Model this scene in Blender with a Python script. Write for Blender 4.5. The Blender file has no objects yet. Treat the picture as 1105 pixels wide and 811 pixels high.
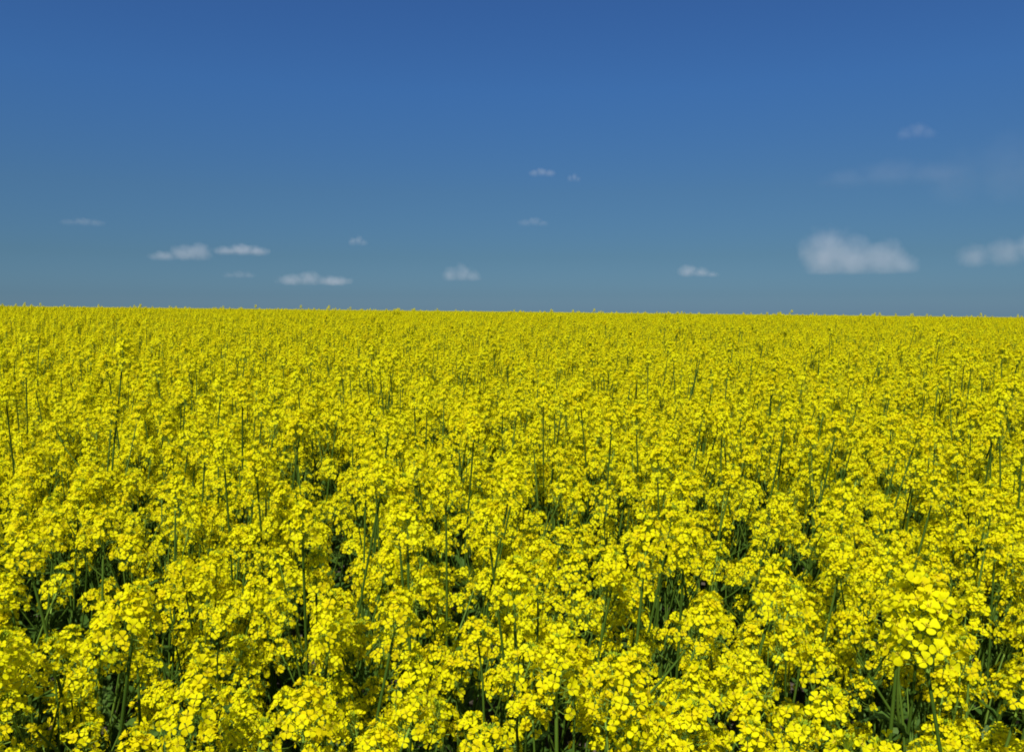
import bpy, math, random
import numpy as np
from mathutils import Vector, Matrix, Euler, noise as mnoise

R = math.radians
rnd = random.Random(11)
sc = bpy.context.scene
COL = sc.collection

# ------------------------------------------------------------------ helpers
def link(name, data, parent=None):
    o = bpy.data.objects.new(name, data)
    COL.objects.link(o)
    if parent is not None:
        o.parent = parent
    return o

def tag(o, label=None, cat=None, group=None, kind=None):
    if label: o['label'] = label
    if cat: o['category'] = cat
    if group: o['group'] = group
    if kind: o['kind'] = kind
    return o

class MB:
    """collects polygons of several shapes into one mesh"""
    def __init__(self):
        self.v = []; self.f = []; self.m = []; self.t = []; self.n = 0
    def add(self, verts, faces, mat=0, tint=0.5):
        b = self.n
        self.v.append(np.asarray(verts, dtype=np.float64))
        self.n += len(verts)
        for f in faces:
            self.f.append([i + b for i in f])
        if isinstance(mat, int):
            self.m += [mat] * len(faces)
        else:
            self.m += list(mat)
        self.t += [tint] * len(verts)
    def mesh(self, name, mats, smooth=True):
        me = bpy.data.meshes.new(name)
        me.from_pydata(np.concatenate(self.v).tolist(), [], self.f)
        for m in mats: me.materials.append(m)
        me.polygons.foreach_set('material_index', self.m)
        me.polygons.foreach_set('use_smooth', [smooth] * len(self.f))
        a = me.attributes.new('tint', 'FLOAT', 'POINT')
        a.data.foreach_set('value', self.t)
        me.update()
        return me

def norm(v):
    return v / max(1e-9, np.linalg.norm(v))

def basis(d, spin=0.0):
    """3x3 with the columns x, y, z; z along d"""
    z = norm(np.asarray(d, float))
    a = np.array([0, 0, 1.0]) if abs(z[2]) < 0.9 else np.array([1.0, 0, 0])
    x = norm(np.cross(a, z)); y = np.cross(z, x)
    c, s = math.cos(spin), math.sin(spin)
    return np.stack([c * x + s * y, -s * x + c * y, z], axis=1)

def tube(mb, pts, radii, sides=5, mat=0, tint=0.5, cap=False):
    pts = [np.asarray(p, float) for p in pts]
    V = []; F = []
    for i, p in enumerate(pts):
        d = pts[min(i + 1, len(pts) - 1)] - pts[max(i - 1, 0)]
        z = norm(d)
        x = norm(np.cross(np.array([0.31, 0.95, 0.05]), z)); y = np.cross(z, x)
        for k in range(sides):
            a = 2 * math.pi * k / sides
            V.append(p + radii[i] * (math.cos(a) * x + math.sin(a) * y))
    for i in range(len(pts) - 1):
        for k in range(sides):
            k2 = (k + 1) % sides
            F.append([i * sides + k, i * sides + k2, (i + 1) * sides + k2, (i + 1) * sides + k])
    if cap:
        n = len(pts) - 1
        F.append([n * sides + k for k in range(sides)])
    mb.add(V, F, mat, tint)

def hermite(p0, d0, p1, d1, n):
    out = []
    for i in range(n + 1):
        t = i / n
        h00 = 2*t**3 - 3*t*t + 1; h10 = t**3 - 2*t*t + t
        h01 = -2*t**3 + 3*t*t; h11 = t**3 - t*t
        out.append(h00*p0 + h10*d0 + h01*p1 + h11*d1)
    return out

# ------------------------------------------------------------------ materials
def new_mat(name):
    m = bpy.data.materials.new(name); m.use_nodes = True
    nt = m.node_tree; nt.nodes.clear()
    return m, nt, nt.nodes, nt.links

def plant_material(name, ramp, translucency, rough, noise_scale=None, spec=0.3):
    """ramp: colours over the per-flower tint, shifted a little per plant"""
    m, nt, N, L = new_mat(name)
    out = N.new('ShaderNodeOutputMaterial')
    at = N.new('ShaderNodeAttribute'); at.attribute_name = 'tint'
    oi = N.new('ShaderNodeObjectInfo')
    ma = N.new('ShaderNodeMath'); ma.operation = 'MULTIPLY_ADD'
    L.new(oi.outputs['Random'], ma.inputs[0]); ma.inputs[1].default_value = 0.25
    L.new(at.outputs['Fac'], ma.inputs[2])
    src = ma.outputs[0]
    if noise_scale:
        tc = N.new('ShaderNodeTexCoord')
        nz = N.new('ShaderNodeTexNoise'); nz.inputs['Scale'].default_value = noise_scale
        nz.inputs['Detail'].default_value = 3
        L.new(tc.outputs['Object'], nz.inputs['Vector'])
        mb_ = N.new('ShaderNodeMath'); mb_.operation = 'MULTIPLY_ADD'
        L.new(nz.outputs['Fac'], mb_.inputs[0]); mb_.inputs[1].default_value = 0.5
        L.new(src, mb_.inputs[2])
        sub = N.new('ShaderNodeMath'); sub.operation = 'SUBTRACT'
        L.new(mb_.outputs[0], sub.inputs[0]); sub.inputs[1].default_value = 0.35
        src = sub.outputs[0]
    cr = N.new('ShaderNodeValToRGB')
    els = cr.color_ramp.elements
    while len(els) < len(ramp): els.new(0.5)
    for e, (p, c) in zip(els, ramp):
        e.position = p; e.color = (*c, 1)
    L.new(src, cr.inputs['Fac'])
    bs = N.new('ShaderNodeBsdfPrincipled')
    L.new(cr.outputs['Color'], bs.inputs['Base Color'])
    bs.inputs['Roughness'].default_value = rough
    bs.inputs['Specular IOR Level'].default_value = spec
    if translucency > 0:
        tr = N.new('ShaderNodeBsdfTranslucent')
        L.new(cr.outputs['Color'], tr.inputs['Color'])
        mx = N.new('ShaderNodeMixShader'); mx.inputs[0].default_value = translucency
        L.new(bs.outputs[0], mx.inputs[1]); L.new(tr.outputs[0], mx.inputs[2])
        L.new(mx.outputs[0], out.inputs['Surface'])
    else:
        L.new(bs.outputs[0], out.inputs['Surface'])
    return m

M_PETAL = plant_material('petal', [(0.0, (0.74, 0.61, 0.002)), (0.45, (0.765, 0.725, 0.002)), (1.0, (0.78, 0.77, 0.008))], 0.45, 0.7, noise_scale=170, spec=0.06)
M_ANTHER = plant_material('anther', [(0.0, (0.50, 0.42, 0.02)), (1.0, (0.62, 0.50, 0.02))], 0.0, 0.7, spec=0.1)
M_BUD = plant_material('bud', [(0.0, (0.16, 0.27, 0.012)), (0.6, (0.30, 0.38, 0.012)), (1.0, (0.58, 0.54, 0.008))], 0.2, 0.6, spec=0.08)
M_STALK = plant_material('flower_stalk', [(0.0, (0.10, 0.20, 0.02)), (1.0, (0.20, 0.30, 0.03))], 0.0, 0.55, spec=0.25)
M_STEM = plant_material('stem', [(0.0, (0.026, 0.056, 0.005)), (0.6, (0.050, 0.096, 0.008)), (1.0, (0.10, 0.16, 0.016))], 0.0, 0.6, noise_scale=14, spec=0.12)
M_LEAF = plant_material('leaf', [(0.0, (0.045, 0.095, 0.012)), (0.6, (0.07, 0.14, 0.018)), (1.0, (0.12, 0.19, 0.026))], 0.35, 0.55, noise_scale=9, spec=0.2)

# ------------------------------------------------------------------ one flower
PT = [0.0, 0.30, 0.55, 0.80, 0.95, 1.0]
PW = [0.07, 0.24, 0.43, 0.46, 0.30, 0.12]
def flower_template(r, openness):
    """four round petals in a cross, six stamens; sits at the origin, faces +z"""
    V = []; F = []; M = []
    for k in range(4):
        a = k * math.pi / 2 + r.uniform(-.16, .16)
        ln = 0.0083 * r.uniform(.84, 1.14)
        wd = ln * r.uniform(1.02, 1.2)
        lift = openness + r.uniform(-.16, .16)
        droop = r.uniform(.05, .5)
        tw = r.uniform(-.25, .25)
        b = len(V)
        for i, t in enumerate(PT):
            ang = lift * (1 - t) + (-droop) * t * t + 0.55 * (1 - t) ** 2
            rad = ln * t * math.cos(lift * .5) + 0.0008
            z = ln * (math.sin(lift) * t + 0.28 * min(1, t / .3) - droop * .45 * t ** 3)
            for s in (-1, 0, 1):
                y = s * PW[i] * wd
                zz = z + (0.10 * abs(s) * wd * PW[i] * 2 if i < 5 else 0) + tw * y
                V.append((rad * math.cos(a) - y * math.sin(a), rad * math.sin(a) + y * math.cos(a), zz))
        for i in range(len(PT) - 1):
            for j in range(2):
                p = b + i * 3 + j
                F.append([p, p + 1, p + 4, p + 3]); M.append(0)
    for k in range(5):
        a = k * 1.257 + r.uniform(-.3, .3)
        x, y = 0.0016 * math.cos(a), 0.0016 * math.sin(a)
        h = r.uniform(.0042, .0058)
        b = len(V); w = .0007
        V += [(x * .3, y * .3, 0.001), (x + w, y, h * .7), (x - w * .5, y + w, h * .7), (x - w * .5, y - w, h * .7), (x * 1.4, y * 1.4, h)]
        for p, q in ((1, 2), (2, 3), (3, 1)):
            F.append([b, b + q, b + p]); M.append(1)
            F.append([b + 4, b + p, b + q]); M.append(1)
    return np.array(V), F, M

fr = random.Random(5)
FLOWERS = [flower_template(fr, fr.uniform(.05, .45)) for _ in range(10)]
FADED = [flower_template(fr, fr.uniform(-.55, .0)) for _ in range(4)]
YOUNG = [flower_template(fr, fr.uniform(.75, 1.1)) for _ in range(4)]

def bud_shape(mb, p, d, ln, w, tint):
    B = basis(d)
    V = [(0, 0, 0)]
    for (t, s) in ((.35, 1.0), (.75, .8)):
        for k in range(5):
            a = k * 2 * math.pi / 5
            V.append((w * s * math.cos(a), w * s * math.sin(a), ln * t))
    V.append((0, 0, ln))
    F = []
    for k in range(5):
        k2 = (k + 1) % 5
        F += [[0, 1 + k2, 1 + k], [1 + k, 1 + k2, 6 + k2, 6 + k], [6 + k, 6 + k2, 11]]
    mb.add(np.array(V) @ B.T + p, F, 0, tint)

def raceme(r, p0, d0, length, nfl, size=1.0, pods=6):
    """flower spike: open flowers spiral up the axis round the buds on top.
    Returns the flower mesh builder and the bud mesh builder."""
    fl = MB(); bd = MB()
    d0 = norm(np.asarray(d0, float))
    up = norm(d0 * .6 + np.array([0, 0, .6]))
    ax = hermite(p0, d0 * length, p0 + (d0 * .5 + up * .5) * length, up * length, 6)
    tube(fl, ax, [.0022 - .0011 * i / 6 for i in range(7)], 5, 2, .5)
    def at(t):
        q = max(0, min(.9999, t)) * 6; i = int(q); return ax[i] + (ax[i + 1] - ax[i]) * (q - i)
    B = basis(up)
    spin = r.uniform(0, 6.28)
    # green pods already set under the flowers
    for k in range(pods):
        t = r.uniform(-.0, .35); a = spin + k * 2.4
        o = math.radians(r.uniform(35, 65))
        d = B @ np.array([math.sin(o) * math.cos(a), math.sin(o) * math.sin(a), math.cos(o)])
        p = at(t); q = p + d * r.uniform(.012, .02)
        e = q + norm(d + up * .7) * r.uniform(.015, .042)
        tube(fl, [p, q, (q + e) / 2, e], [.0006, .0007, .0011, .0002], 3, 2, r.uniform(.2, .8))
    n = nfl
    for i in range(n):
        s = (i + .5) / n                                   # 0 lowest .. 1 top
        t = .05 + .93 * s ** .8
        if r.random() < .07: continue
        a = spin + i * 2.39996 + r.uniform(-.25, .25)
        o = math.radians(86 - 50 * s ** 2.0 + r.uniform(-20, 16))
        d = B @ np.array([math.sin(o) * math.cos(a), math.sin(o) * math.sin(a), math.cos(o)])
        pl = (.033 - .018 * s ** 1.3) * r.uniform(.6, 1.35) * size
        p = at(t); q = p + d * pl * .6; e = q + norm(d + up * .35) * pl * .45
        tube(fl, [p, q, e], [.0007, .0006, .0008], 3, 2, r.uniform(.2, .8))
        if s > .9: T = r.choice(YOUNG)
        elif s < .18 and r.random() < .6: T = r.choice(FADED)
        else: T = r.choice(FLOWERS)
        face = norm(d * .8 + up * r.uniform(.15, .75) + np.array([r.uniform(-.3, .3), r.uniform(-.3, .3), 0]))
        FB = basis(face, r.uniform(0, 1.57)) * (size * r.uniform(.86, 1.14) * (.82 if s > .9 else 1))
        fl.add(T[0] @ FB.T + e, T[1], T[2], min(.75, max(0, .36 + r.gauss(0, .2))))
    top = at(1)
    nb = r.randint(16, 26)
    for k in range(nb):
        s = (k + .5) / nb
        a = k * 2.39996; o = math.radians(72 * s ** .6)
        d = B @ np.array([math.sin(o) * math.cos(a), math.sin(o) * math.sin(a), math.cos(o)])
        base = top + up * .004 + d * (.005 + .009 * s) * size
        tube(bd, [top - up * .004, base], [.0006, .0006], 3, 0, .2)
        bud_shape(bd, base, norm(d + up * .25), r.uniform(.004, .0065) * size, .0015 * size, min(.75, .1 + .6 * s + r.uniform(-.1, .1)))
    return fl, bd

def leaf_blade(r, p, az, ln, wd, tilt, droop):
    """long wavy blade clasping the stem at p"""
    mb = MB(); V = []; F = []
    ns = 8
    out = np.array([math.cos(az), math.sin(az), 0]); side = np.array([-math.sin(az), math.cos(az), 0]); up = np.array([0, 0, 1.0])
    pos = np.array(p, float); ang = tilt
    ph = r.uniform(0, 6)
    for i in range(ns + 1):
        t = i / ns
        w = wd * (math.sin(math.pi * min(1, .12 + .88 * t) ** .75) ** .8 if t < 1 else .02) * (1 + .12 * math.sin(t * 17 + ph))
        fwd = out * math.cos(ang) + up * math.sin(ang)
        nrm = -out * math.sin(ang) + up * math.cos(ang)
        for s in (-1, -.5, 0, .5, 1):
            wav = .10 * wd * math.sin(t * 14 + ph + s * 2) * abs(s)
            V.append(pos + side * s * w * .5 + nrm * (abs(s) * w * .16 + wav))
        pos = pos + fwd * ln / ns
        ang -= droop / ns
    for i in range(ns):
        for j in range(4):
            a = i * 5 + j
            F.append([a, a + 1, a + 6, a + 5])
    mb.add(V, F, 0, r.uniform(.15, .7))
    return mb

# ------------------------------------------------------------------ one rapeseed plant
STALKS = [M_PETAL, M_ANTHER, M_STALK]
def make_plant(i, style, lift=0.0):
    """style: bushy, tall or slim.  Empty at the foot, parts round it."""
    r = random.Random(1000 + i)
    root = bpy.data.objects.new('rapeseed_plant', None); COL.objects.link(root)
    root.empty_display_size = .1
    H = {'bushy': 1.27, 'tall': r.uniform(1.40, 1.54), 'slim': 1.27}[style] + r.uniform(-.06, .05) + lift
    mainlen = {'bushy': .10, 'tall': .095, 'slim': .115}[style] * r.uniform(.75, 1.3)
    Hs = H - mainlen
    bend = np.array([r.gauss(0, .045), r.gauss(0, .045), 0])
    wob = np.array([r.gauss(0, .018), r.gauss(0, .018), 0])
    def stem_at(t):
        return np.array([0, 0, Hs * t]) + bend * t * t + wob * math.sin(t * 7)
    pts = [stem_at(k / 12) for k in range(13)]
    thick = r.uniform(.0046, .0062) if style == 'tall' else r.uniform(.0044, .0062)
    if lift: thick *= .72
    sm = MB(); tube(sm, pts, [thick * (1 - .52 * k / 12) for k in range(13)], 7, 0, r.uniform(.3, .8))
    link('stem', sm.mesh('stem', [M_STEM]), root)
    topd = norm(pts[-1] - pts[-2])
    def head(p, d, ln, nf, size, pods):
        fl, bd = raceme(r, p, d, ln, nf, size, pods)
        f = link('flower_head', fl.mesh('flower_head', STALKS), root)
        link('bud_cluster', bd.mesh('bud_cluster', [M_BUD]), f)
    head(pts[-1], topd, mainlen, int({'bushy': 60, 'tall': 52, 'slim': 60}[style] * r.uniform(.85, 1.25)), 1.06, r.randint(6, 12))
    nb = {'bushy': r.randint(7, 9), 'tall': r.randint(4, 5), 'slim': r.randint(5, 6)}[style]
    az = r.uniform(0, 6.28)
    for k in range(nb):
        az += 2.39996 + r.uniform(-.4, .4)
        s = k / max(1, nb - 1)
        t0 = .50 + .30 * s + r.uniform(-.03, .03)
        if style == 'tall': t0 -= .10
        p = stem_at(t0)
        drop = {'bushy': r.uniform(.0, .32), 'tall': r.uniform(.22, .46), 'slim': r.uniform(.05, .33)}[style]
        ln = r.uniform(.03, .075)
        spread = r.uniform(.06, .20) * (1.1 - .3 * s)
        o = np.array([math.cos(az), math.sin(az), 0])
        tip = np.array([p[0], p[1], 0]) + o * spread + np.array([0, 0, max(p[2] + .12, H - drop - ln)]) 
        rise = tip[2] - p[2]
        d1 = norm(o * r.uniform(.05, .6) + np.array([r.uniform(-.2, .2), r.uniform(-.2, .2), 1]))
        cp = hermite(p, norm(o * .75 + np.array([0, 0, .75])) * rise * .9, tip, d1 * rise * .8, 7)
        bm = MB(); tube(bm, cp, [.0031 - .0012 * q / 7 for q in range(8)], 5, 0, r.uniform(.4, .9))
        link('side_branch', bm.mesh('side_branch', [M_STEM]), root)
        head(tip, d1, ln, int(r.uniform(22, 42)), r.uniform(.92, 1.04), r.randint(2, 6))
        lb = leaf_blade(r, p, az + r.uniform(-.2, .2), r.uniform(.07, .13), r.uniform(.018, .032), r.uniform(.5, 1.0), r.uniform(.4, 1.4))
        link('leaf', lb.mesh('leaf', [M_LEAF]), root)
    for k in range(4):
        az += 2.2
        t0 = .14 + .09 * k
        lb = leaf_blade(r, stem_at(t0), az, r.uniform(.16, .26), r.uniform(.05, .085), r.uniform(.3, .8), r.uniform(.9, 1.8))
        link('leaf', lb.mesh('leaf', [M_LEAF]), root)
    root['style'] = style
    return root

STYLES = ['bushy', 'tall', 'tall', 'bushy', 'slim', 'tall', 'tall', 'bushy', 'slim', 'bushy', 'tall', 'bushy', 'tall', 'slim', 'bushy']
PROTO = [make_plant(i, s) for i, s in enumerate(STYLES)]
FREE = len(STYLES)                       # the ones after this are used only where placed by hand
STYLES.append('bushy'); PROTO.append(make_plant(40, 'bushy', .29))
KIDS = {p.name: [o for o in COL.objects if o.parent == p] for p in PROTO}
KIDS2 = {o.name: list(o.children) for p in PROTO for o in KIDS[p.name]}

def copy_plant(proto):
    c = proto.copy(); COL.objects.link(c)
    for ch in KIDS[proto.name]:
        d = ch.copy(); COL.objects.link(d); d.parent = c
        for g in KIDS2[ch.name]:
            e = g.copy(); COL.objects.link(e); e.parent = d
    return c

# ------------------------------------------------------------------ the rising field
SLOPE, CURVE, CROSS = 0.0082, 6.2e-5, 0.0109
def ground_z(x, y):
    yy = max(-40.0, min(y, 2500.0))
    xx = max(-260.0, min(x, 260.0))
    return SLOPE * yy - CURVE * yy * abs(yy) - CROSS * xx

CAM = Vector((0, 0, 1.86)); PITCH = R(4.47); FPX = 920.0
def project(x, y, z):
    """pixel of the 1105 x 811 photo, for picking which plants are near and in view"""
    dy, dz = y - CAM.y, z - CAM.z
    fw = dy * math.cos(PITCH) - dz * math.sin(PITCH)
    upv = dy * math.sin(PITCH) + dz * math.cos(PITCH)
    if fw < .05: return None
    return 552.5 + FPX * x / fw, 405.5 - FPX * upv / fw, fw

# thin spots of the crop: (x, y, radius)
GAPS = [(.48, 1.62, .17), (.58, 2.3, .21), (.12, 2.75, .22), (-.66, 1.55, .10), (-.28, 1.25, .09), (.95, 1.75, .10),
        (.42, 1.18, .13), (-.05, 2.1, .12), (-.72, 3.1, .2), (1.1, 3.2, .2), (-1.6, 2.6, .15), (.75, 1.1, .08)]
pr = random.Random(77)
plants = []
def field_cells(x0, x1, y0, y1, cell, far):
    ny = int((y1 - y0) / cell); nx = int((x1 - x0) / cell)
    for j in range(ny):
        y = y0 + (j + .5) * cell
        if far:
            half = .66 * y + 3.0
        else:
            half = 1e9
        for i in range(nx):
            x = x0 + (i + .5) * cell
            if abs(x) > half: continue
            px = x + pr.uniform(-.5, .5) * cell * .95; py = y + pr.uniform(-.5, .5) * cell * .95
            yield px, py

def consider(x, y, far):
    if math.hypot(x, y) < .62: return
    n = mnoise.noise((x * .55, y * .55, 3.1)); n2 = mnoise.noise((x * 1.9, y * 1.9, 9.7))
    if not far:
        for gx, gy, gr in GAPS:
            if math.hypot(x - gx, y - gy) < gr: return
        if n2 < -.22 and pr.random() < .4: return
    s = 1.0 + .05 * n + .045 * n2 + pr.gauss(0, .035)
    u = max(-1, min(1, x / max(.8, y) / .6)) if y > 0 else 0
    leanx = .025 + .10 * max(0, u + .25) + pr.gauss(0, .036)
    leany = pr.gauss(0, .036)
    k = pr.randrange(FREE)
    if y > 34: s = min(s, 1.0 if STYLES[k] != 'tall' else .89)
    if math.hypot(x, y) < 1.25:                # nothing tall right under the camera
        s = min(s, 1.02)
        if STYLES[k] == 'tall': k = 0
    elif STYLES[k] == 'tall' and math.hypot(x, y) < 3.2:
        s = min(s, .93 + .03 * (math.hypot(x, y) - 1.25))
    plants.append([x, y, ground_z(x, y), s, leanx, leany, pr.uniform(0, 6.283), k])

for x, y in field_cells(-7, 7, -2.5, 8, .157, False): consider(x, y, False)
for x, y in field_cells(-26, 26, 8, 34, .165, True): consider(x, y, True)
for x, y in field_cells(-78, 78, 34, 112, .205, True): consider(x, y, True)

# plants placed one by one: the close tall head on the right, the heads along the lower edge
for x, y, s, lx, ly, k in ((.45, .84, 1.0, .06, .0, FREE), (-.02, .82, 1.02, .0, .0, 3), (-.27, .80, .98, -.02, 0, 0), (.27, .78, .97, .03, 0, 7), (-.47, .86, 1.02, 0, 0, 9)):
    plants[:] = [p for p in plants if math.hypot(p[0] - x, p[1] - y) > .07]
    plants.append([x, y, ground_z(x, y), s, lx, ly, 1.3 * k, k])

def rot_of(p):
    e = Matrix.Rotation(p[4], 3, 'Y') @ Matrix.Rotation(p[5], 3, 'X') @ Matrix.Rotation(p[6], 3, 'Z')
    return e.to_euler('XYZ')

near = []
for idx, p in enumerate(plants):
    if p[1] > 7 or p[1] < .3: continue
    h = (1.6 if p[7] == FREE else 1.3) * p[3]
    pj = project(p[0] + p[4] * h, p[1] - p[5] * h, p[2] + h)
    if pj and -25 < pj[0] < (1250 if p[7] == FREE else 1130) and 300 < pj[1] < 880:
        near.append((pj[2], idx, pj))
near.sort()
near = near[:300]
chosen = {idx for _, idx, _ in near}

WORDS = ['first', 'second', 'third', 'fourth', 'fifth', 'sixth', 'seventh', 'eighth', 'ninth', 'tenth', 'eleventh', 'twelfth',
         'thirteenth', 'fourteenth', 'fifteenth', 'sixteenth', 'seventeenth', 'eighteenth', 'nineteenth', 'twentieth']
front = sorted([n for n in near if n[2][1] > 690], key=lambda n: n[2][0])
order = {n[1]: k for k, n in enumerate(front)}
used = set()
for d, idx, pj in near:
    p = plants[idx]; k = p[7]
    if k in used: o = copy_plant(PROTO[k])
    else: used.add(k); o = PROTO[k]
    o.location = p[:3]; o.rotation_euler = rot_of(p); o.scale = (p[3],) * 3
    st = STYLES[k]
    look = {'bushy': 'bushy many-headed yellow rapeseed plant', 'tall': 'tall rapeseed plant with bare upper stem',
            'slim': 'slim rapeseed plant with long yellow spike'}[st]
    col = ['at the left side', 'left of the middle', 'in the middle', 'right of the middle', 'at the right side'][max(0, min(4, int(pj[0] / 221)))]
    if idx in order and order[idx] < 20:
        lab = look + ', %s from the left along the lower edge' % WORDS[order[idx]]
        grp = 'rapeseed plants along the lower edge'
    else:
        row = 'close up' if d < 1.6 else ('near the front' if d < 2.2 else ('a little way back' if d < 2.75 else 'farther back'))
        lab = look + ', %s %s' % (row, col)
        grp = 'rapeseed plants %s %s' % (row, col)
    o['label'] = lab; o['category'] = 'rapeseed plant'; o['group'] = grp
for k, p in enumerate(PROTO):
    if k not in used: raise RuntimeError('prototype unused')
for o in COL.objects:
    if 'style' in o: del o['style']

# the rest of the crop as one mass: points carrying copies of the same plants
rest = [p for i, p in enumerate(plants) if i not in chosen]
me = bpy.data.meshes.new('rapeseed_crop')
me.vertices.add(len(rest))
me.vertices.foreach_set('co', np.array([p[:3] for p in rest], dtype=np.float32).ravel())
a = me.attributes.new('turn', 'FLOAT_VECTOR', 'POINT'); a.data.foreach_set('vector', np.array([tuple(rot_of(p)) for p in rest], dtype=np.float32).ravel())
a = me.attributes.new('size', 'FLOAT', 'POINT'); a.data.foreach_set('value', np.array([p[3] for p in rest], dtype=np.float32))
a = me.attributes.new('which', 'INT', 'POINT'); a.data.foreach_set('value', np.array([p[7] for p in rest], dtype=np.int32))
crop = link('rapeseed_crop', me)
tag(crop, 'unbroken yellow mass of flowering rapeseed stretching back to the horizon', 'rapeseed crop', kind='stuff')
ng = bpy.data.node_groups.new('crop_plants', 'GeometryNodeTree')
ng.interface.new_socket('Geometry', in_out='INPUT', socket_type='NodeSocketGeometry')
ng.interface.new_socket('Geometry', in_out='OUTPUT', socket_type='NodeSocketGeometry')
gn, gl = ng.nodes, ng.links
gi = gn.new('NodeGroupInput'); go = gn.new('NodeGroupOutput')
iop = gn.new('GeometryNodeInstanceOnPoints')
iop.inputs['Pick Instance'].default_value = True
allj = gn.new('GeometryNodeJoinGeometry')
for p in reversed(PROTO):                      # join reverses nothing: links are read last-first
    j = gn.new('GeometryNodeJoinGeometry')
    g2i = gn.new('GeometryNodeGeometryToInstance')
    for ch in KIDS[p.name]:
        for ob in [ch] + KIDS2[ch.name]:
            oi = gn.new('GeometryNodeObjectInfo'); oi.inputs['Object'].default_value = ob
            oi.transform_space = 'ORIGINAL'
            gl.new(oi.outputs['Geometry'], j.inputs[0])
    gl.new(j.outputs[0], g2i.inputs[0])
    gl.new(g2i.outputs[0], allj.inputs[0])
def attr(name, typ):
    n = gn.new('GeometryNodeInputNamedAttribute'); n.data_type = typ; n.inputs['Name'].default_value = name
    return n.outputs['Attribute']
e2r = gn.new('FunctionNodeEulerToRotation')
gl.new(attr('turn', 'FLOAT_VECTOR'), e2r.inputs[0])
gl.new(gi.outputs[0], iop.inputs['Points'])
gl.new(allj.outputs[0], iop.inputs['Instance'])
gl.new(attr('which', 'INT'), iop.inputs['Instance Index'])
gl.new(e2r.outputs[0], iop.inputs['Rotation'])
gl.new(attr('size', 'FLOAT'), iop.inputs['Scale'])
gl.new(iop.outputs[0], go.inputs[0])
md = crop.modifiers.new('crop', 'NODES'); md.node_group = ng

# ------------------------------------------------------------------ ground
gb = MB()
def axis_steps(lims):
    out = []
    for a_, b_, n_ in lims: out += list(np.linspace(a_, b_, n_, endpoint=False))
    return out + [lims[-1][1]]
xs = axis_steps([(-6000, -260, 6), (-260, -40, 12), (-40, 40, 40), (40, 260, 12), (260, 6000, 6)])
ys = axis_steps([(-3000, -40, 5), (-40, -4, 8), (-4, 12, 40), (12, 260, 80), (260, 2500, 24), (2500, 9000, 6)])
V = []; F = []
for y in ys:
    for x in xs:
        bump = .02 * mnoise.noise((x * 2.1, y * 2.1, 0)) if abs(x) < 41 and -5 < y < 40 else 0
        V.append((x, y, ground_z(x, y) + bump - .005))
nx = len(xs)
for j in range(len(ys) - 1):
    for i in range(nx - 1):
        F.append([j * nx + i, j * nx + i + 1, (j + 1) * nx + i + 1, (j + 1) * nx + i])
gb.add(V, F, 0, .5)
m, nt, N, L = new_mat('field_soil')
out = N.new('ShaderNodeOutputMaterial'); bs = N.new('ShaderNodeBsdfPrincipled')
tc = N.new('ShaderNodeTexCoord'); nz = N.new('ShaderNodeTexNoise'); nz.inputs['Scale'].default_value = 6; nz.inputs['Detail'].default_value = 8
cr = N.new('ShaderNodeValToRGB')
cr.color_ramp.elements[0].color = (.035, .026, .018, 1); cr.color_ramp.elements[1].color = (.11, .085, .055, 1)
L.new(tc.outputs['Object'], nz.inputs['Vector']); L.new(nz.outputs['Fac'], cr.inputs['Fac']); L.new(cr.outputs['Color'], bs.inputs['Base Color'])
bp = N.new('ShaderNodeBump'); bp.inputs['Strength'].default_value = .6; bp.inputs['Distance'].default_value = .03
L.new(nz.outputs['Fac'], bp.inputs['Height']); L.new(bp.outputs[0], bs.inputs['Normal'])
bs.inputs['Roughness'].default_value = .95
L.new(bs.outputs[0], out.inputs['Surface'])
g = link('ground', gb.mesh('ground', [m]))
tag(g, 'brown soil of the gently rising field under the crop', 'ground', kind='structure')

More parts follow.
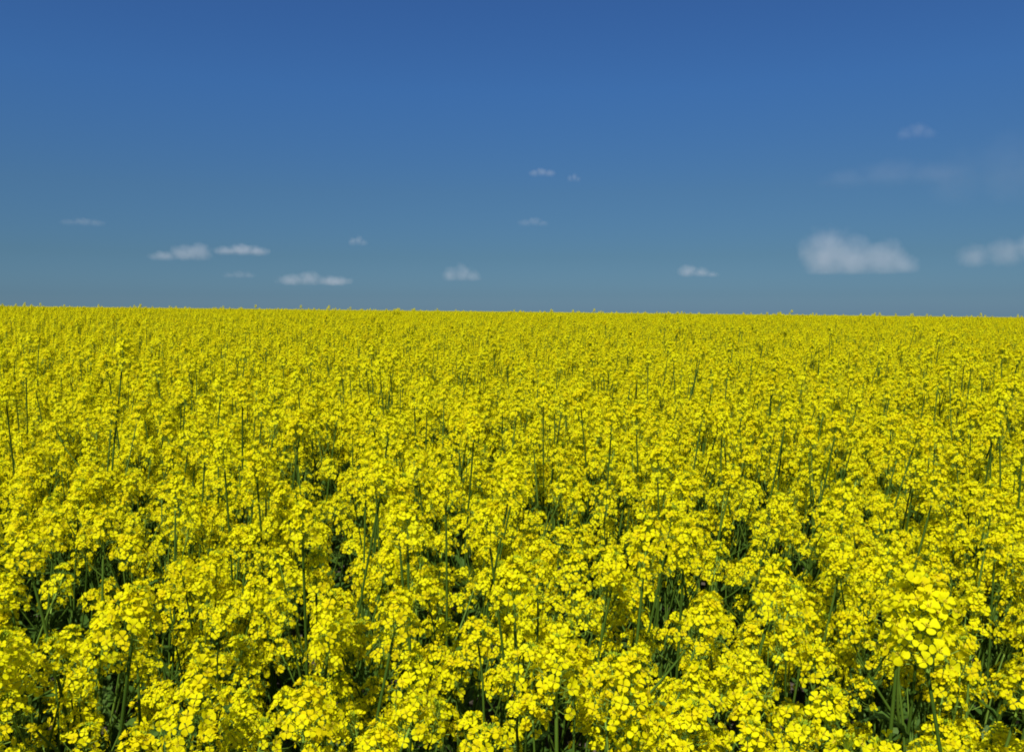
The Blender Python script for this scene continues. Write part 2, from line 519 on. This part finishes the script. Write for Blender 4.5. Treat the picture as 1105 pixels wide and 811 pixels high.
# ------------------------------------------------------------------ clouds, real heaps of vapour kilometres away
def cloud_material(lobes, base_z, dens, soft, nscale, seed, thr):
    m, nt, N, L = new_mat('cloud_vapour')
    out = N.new('ShaderNodeOutputMaterial')
    pv = N.new('ShaderNodeVolumePrincipled')
    tc = N.new('ShaderNodeTexCoord'); pos = tc.outputs['Object']
    def math_(op, a_, b_=None, c_=None):
        n = N.new('ShaderNodeMath'); n.operation = op
        for i, q in enumerate((a_, b_, c_)):
            if q is None: continue
            if isinstance(q, (int, float)): n.inputs[i].default_value = q
            else: L.new(q, n.inputs[i])
        return n.outputs[0]
    best = None
    for (c, rad) in lobes:
        sb = N.new('ShaderNodeVectorMath'); sb.operation = 'SUBTRACT'; L.new(pos, sb.inputs[0]); sb.inputs[1].default_value = c
        dv = N.new('ShaderNodeVectorMath'); dv.operation = 'DIVIDE'; L.new(sb.outputs[0], dv.inputs[0]); dv.inputs[1].default_value = rad
        ln = N.new('ShaderNodeVectorMath'); ln.operation = 'LENGTH'; L.new(dv.outputs[0], ln.inputs[0])
        v = math_('SUBTRACT', 1.0, ln.outputs['Value'])
        best = v if best is None else math_('SMOOTH_MAX', best, v, .12)
    nz = N.new('ShaderNodeTexNoise'); nz.noise_dimensions = '4D'; nz.inputs['W'].default_value = seed
    nz.inputs['Scale'].default_value = nscale; nz.inputs['Detail'].default_value = 5; nz.inputs['Roughness'].default_value = .6
    L.new(pos, nz.inputs['Vector'])
    nn = math_('MULTIPLY_ADD', nz.outputs['Fac'], 1.3, -.65 - thr)
    f = math_('ADD', best, nn)
    f = math_('MULTIPLY', f, 1.0 / soft)
    f = math_('MINIMUM', math_('MAXIMUM', f, 0.0), 1.0)
    sx = N.new('ShaderNodeSeparateXYZ'); L.new(pos, sx.inputs[0])
    zz = math_('MULTIPLY', math_('SUBTRACT', sx.outputs['Z'], base_z), 1 / 90.0)
    zz = math_('MINIMUM', math_('MAXIMUM', zz, 0.0), 1.0)
    L.new(math_('MULTIPLY', math_('MULTIPLY', f, zz), dens), pv.inputs['Density'])
    pv.inputs['Color'].default_value = (.97, .97, .97, 1)
    pv.inputs['Anisotropy'].default_value = 0.0
    L.new(pv.outputs[0], out.inputs['Volume'])
    return m

def pixel_dir(px, py):
    a = (px - 552.5) / FPX; b = (405.5 - py) / FPX
    c, s = math.cos(PITCH), math.sin(PITCH)
    return Vector((a, c + b * s, -s + b * c))

def cloud(px, py, wpx, hpx, label, lobes, dens, base=1000.0, soft=.9, thr=.0):
    """px, py: middle of the base as seen in the photo; its height over the land fixes how far off it floats"""
    d = pixel_dir(px, py)
    dist = base / max(.012, d.z)
    c = CAM + d * dist
    mpp = dist / FPX * math.sqrt(1 + ((px - 552.5) / FPX) ** 2)
    W, Hh = wpx * mpp, hpx * mpp
    LB = []
    for (cx, cz, rx, rz) in lobes:                # in units of the cloud's width and height
        LB.append(((cx * W, (cx * 3.7 % .3 - .15) * W * .4, cz * Hh), (rx * W, max(rx * W * .75, 60), rz * Hh)))
    # skin round the vapour
    mb = MB(); V = []; F = []
    nu, nv = 40, 22
    cen = np.array([sum(l[0][i] for l in LB) / len(LB) for i in range(3)]); cen[2] = Hh * .35
    def reach(dv):
        lo = 0.0
        for cc, rr in LB:
            o = (cen - np.array(cc)) / np.array(rr); q = dv / np.array(rr)
            A = q @ q; B_ = o @ q; C_ = o @ o - 1.35
            D = B_ * B_ - A * C_
            if D > 0:
                lo = max(lo, (-B_ + math.sqrt(D)) / A)
        return max(lo, .12 * Hh)
    for j in range(nv + 1):
        th = math.pi * j / nv
        for i in range(nu):
            ph = 2 * math.pi * i / nu
            dv = np.array([W * math.sin(th) * math.cos(ph), W * .5 * math.sin(th) * math.sin(ph), Hh * math.cos(th)])
            dv = norm(dv)
            p = cen + dv * reach(dv)
            p[2] = max(p[2], -.02 * Hh)
            V.append(p)
    for j in range(nv):
        for i in range(nu):
            i2 = (i + 1) % nu
            F.append([j * nu + i, (j + 1) * nu + i, (j + 1) * nu + i2, j * nu + i2])
    mb.add(V, F, 0, .5)
    mt = cloud_material(LB, 0.0, .18 * dens / max(60, min(W, Hh)), soft, 4.5 / max(200, min(W, Hh * 1.6)), px * .13, thr)
    me = mb.mesh('cloud', [mt])
    o = link('cloud', me)
    o.location = c; o.rotation_euler = (0, 0, -math.atan2(d.x, d.y))
    tag(o, label, 'cloud', 'small clouds low over the field')
    return o

HEAP = [(-.25, .35, .28, .5), (.05, .45, .28, .6), (.3, .3, .26, .42)]
FLAT = [(-.3, .35, .24, .4), (0, .42, .3, .5), (.28, .38, .26, .42)]
cloud(922, 297, 112, 46, 'largest white cloud, two-humped and flat-based, low on the right', [(-.24, .42, .27, .66), (-.03, .36, .25, .56), (.24, .34, .24, .48), (.41, .2, .13, .26)], 5.0)
cloud(1078, 290, 84, 30, 'pale ragged cloud cut by the right edge just above the field', [(-.25, .4, .22, .45), (.05, .5, .25, .5), (.35, .6, .3, .5)], 2.6)
cloud(198, 283, 64, 21, 'white cloud with tapering left end, left one of a close pair', [(-.3, .25, .24, .3), (.0, .42, .25, .45), (.22, .5, .25, .52)], 3.4)
cloud(261, 277, 54, 15, 'flat oblong white cloud, right one of a close pair', FLAT, 3.4)
cloud(340, 309, 78, 16, 'long thin cloud low over the field under the close pair', [(-.3, .4, .22, .45), (-.08, .5, .2, .55), (.25, .35, .28, .38)], 2.4)
cloud(497, 304, 42, 20, 'small rounded cloud low over the field left of the middle', HEAP, 3.0)
cloud(386, 266, 20, 12, 'tiny lone puff of cloud above the long thin cloud', HEAP, 3.0)
cloud(752, 300, 46, 16, 'small wedge-shaped cloud trailing off to the right', [(-.2, .45, .28, .5), (.1, .35, .24, .38), (.34, .2, .18, .25)], 3.0)
cloud(585, 192, 28, 12, 'small bright cloud, larger of the two highest in the middle', FLAT, 3.0)
cloud(619, 197, 15, 10, 'tiny round puff right beside the high bright cloud', HEAP, 1.8)
cloud(575, 245, 34, 11, 'faint low wisp of cloud beneath the two high puffs', HEAP, 1.6)
cloud(988, 152, 36, 18, 'faint round cloud, highest of all, at upper right', HEAP, 1.5)
cloud(90, 245, 40, 10, 'very faint streak of cloud at the far left', FLAT, 1.2)
cloud(258, 301, 32, 10, 'very faint puff just below the close pair of clouds', FLAT, .9)
cloud(960, 205, 130, 34, 'wide thin veil of cloud above the largest cloud', FLAT, .36)
cloud(1085, 225, 130, 80, 'thin high veil of cloud running off the right edge', FLAT, .6)

# ------------------------------------------------------------------ light
SUN_EL, SUN_AZ = R(55), R(197)          # azimuth clockwise from straight ahead (+Y)
sd = Vector((math.sin(SUN_AZ) * math.cos(SUN_EL), math.cos(SUN_AZ) * math.cos(SUN_EL), math.sin(SUN_EL)))
ld = bpy.data.lights.new('sun', 'SUN'); ld.energy = 4.8; ld.angle = R(.53); ld.color = (1.0, .97, .92)
lo = link('sun', ld); lo.rotation_euler = sd.to_track_quat('Z', 'Y').to_euler(); lo.location = (0, 0, 50)

w = bpy.data.worlds.new('World'); sc.world = w; w.use_nodes = True
N, L = w.node_tree.nodes, w.node_tree.links
bg = N['Background']
sky = N.new('ShaderNodeTexSky'); sky.sky_type = 'NISHITA'; sky.sun_disc = False
sky.sun_elevation = SUN_EL; sky.sun_rotation = SUN_AZ
sky.altitude = 300; sky.air_density = 1.0; sky.dust_density = .6; sky.ozone_density = 2.0
# a clear, dry, deep blue day: pale low sky deepened, unseen upper sky brightened as added fill light
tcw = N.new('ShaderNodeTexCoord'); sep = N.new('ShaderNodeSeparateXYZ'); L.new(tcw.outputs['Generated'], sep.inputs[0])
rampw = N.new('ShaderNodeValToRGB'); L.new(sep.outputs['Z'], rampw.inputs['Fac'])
DEEP_FILL = [(0.0, (.33, .58, 1.0)), (.0166, (.270, .490, .845)), (.06, (.262, .458, .69)), (.132, (.30, .522, .755)), (.241, (.318, .635, 1.04)), (.331, (.325, .635, 1.09)), (.55, (.9, 1.05, 1.2)), (.8, (1.6, 1.65, 1.7))]
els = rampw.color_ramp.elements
while len(els) < len(DEEP_FILL): els.new(.5)
for e_, (p_, c_) in zip(els, DEEP_FILL):
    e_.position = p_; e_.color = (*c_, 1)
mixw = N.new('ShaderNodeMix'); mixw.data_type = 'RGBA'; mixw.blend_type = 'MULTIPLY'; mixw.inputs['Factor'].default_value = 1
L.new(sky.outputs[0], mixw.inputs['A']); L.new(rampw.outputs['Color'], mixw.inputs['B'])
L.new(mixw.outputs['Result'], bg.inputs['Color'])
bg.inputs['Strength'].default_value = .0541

# ------------------------------------------------------------------ camera
cd = bpy.data.cameras.new('camera'); cam = link('camera', cd)
cd.sensor_width = 36; cd.lens = 36 * FPX / 1105
cd.clip_start = .05; cd.clip_end = 200000
cam.location = CAM; cam.rotation_euler = (R(90) - PITCH, 0, 0)
sc.camera = cam

sc.view_settings.view_transform = 'Standard'; sc.view_settings.look = 'None'
sc.view_settings.exposure = 0.42; sc.view_settings.gamma = 1
sc.render.engine = 'CYCLES'
cy = sc.cycles
cy.max_bounces = 8; cy.diffuse_bounces = 5; cy.glossy_bounces = 1; cy.transmission_bounces = 4; cy.volume_bounces = 2; cy.transparent_max_bounces = 6
cy.caustics_reflective = False; cy.caustics_refractive = False
cy.filter_width = 1.8; cy.use_denoising = True; cy.denoiser = 'OPENIMAGEDENOISE'; cy.denoising_input_passes = 'RGB_ALBEDO_NORMAL'; cy.denoising_prefilter = 'ACCURATE'
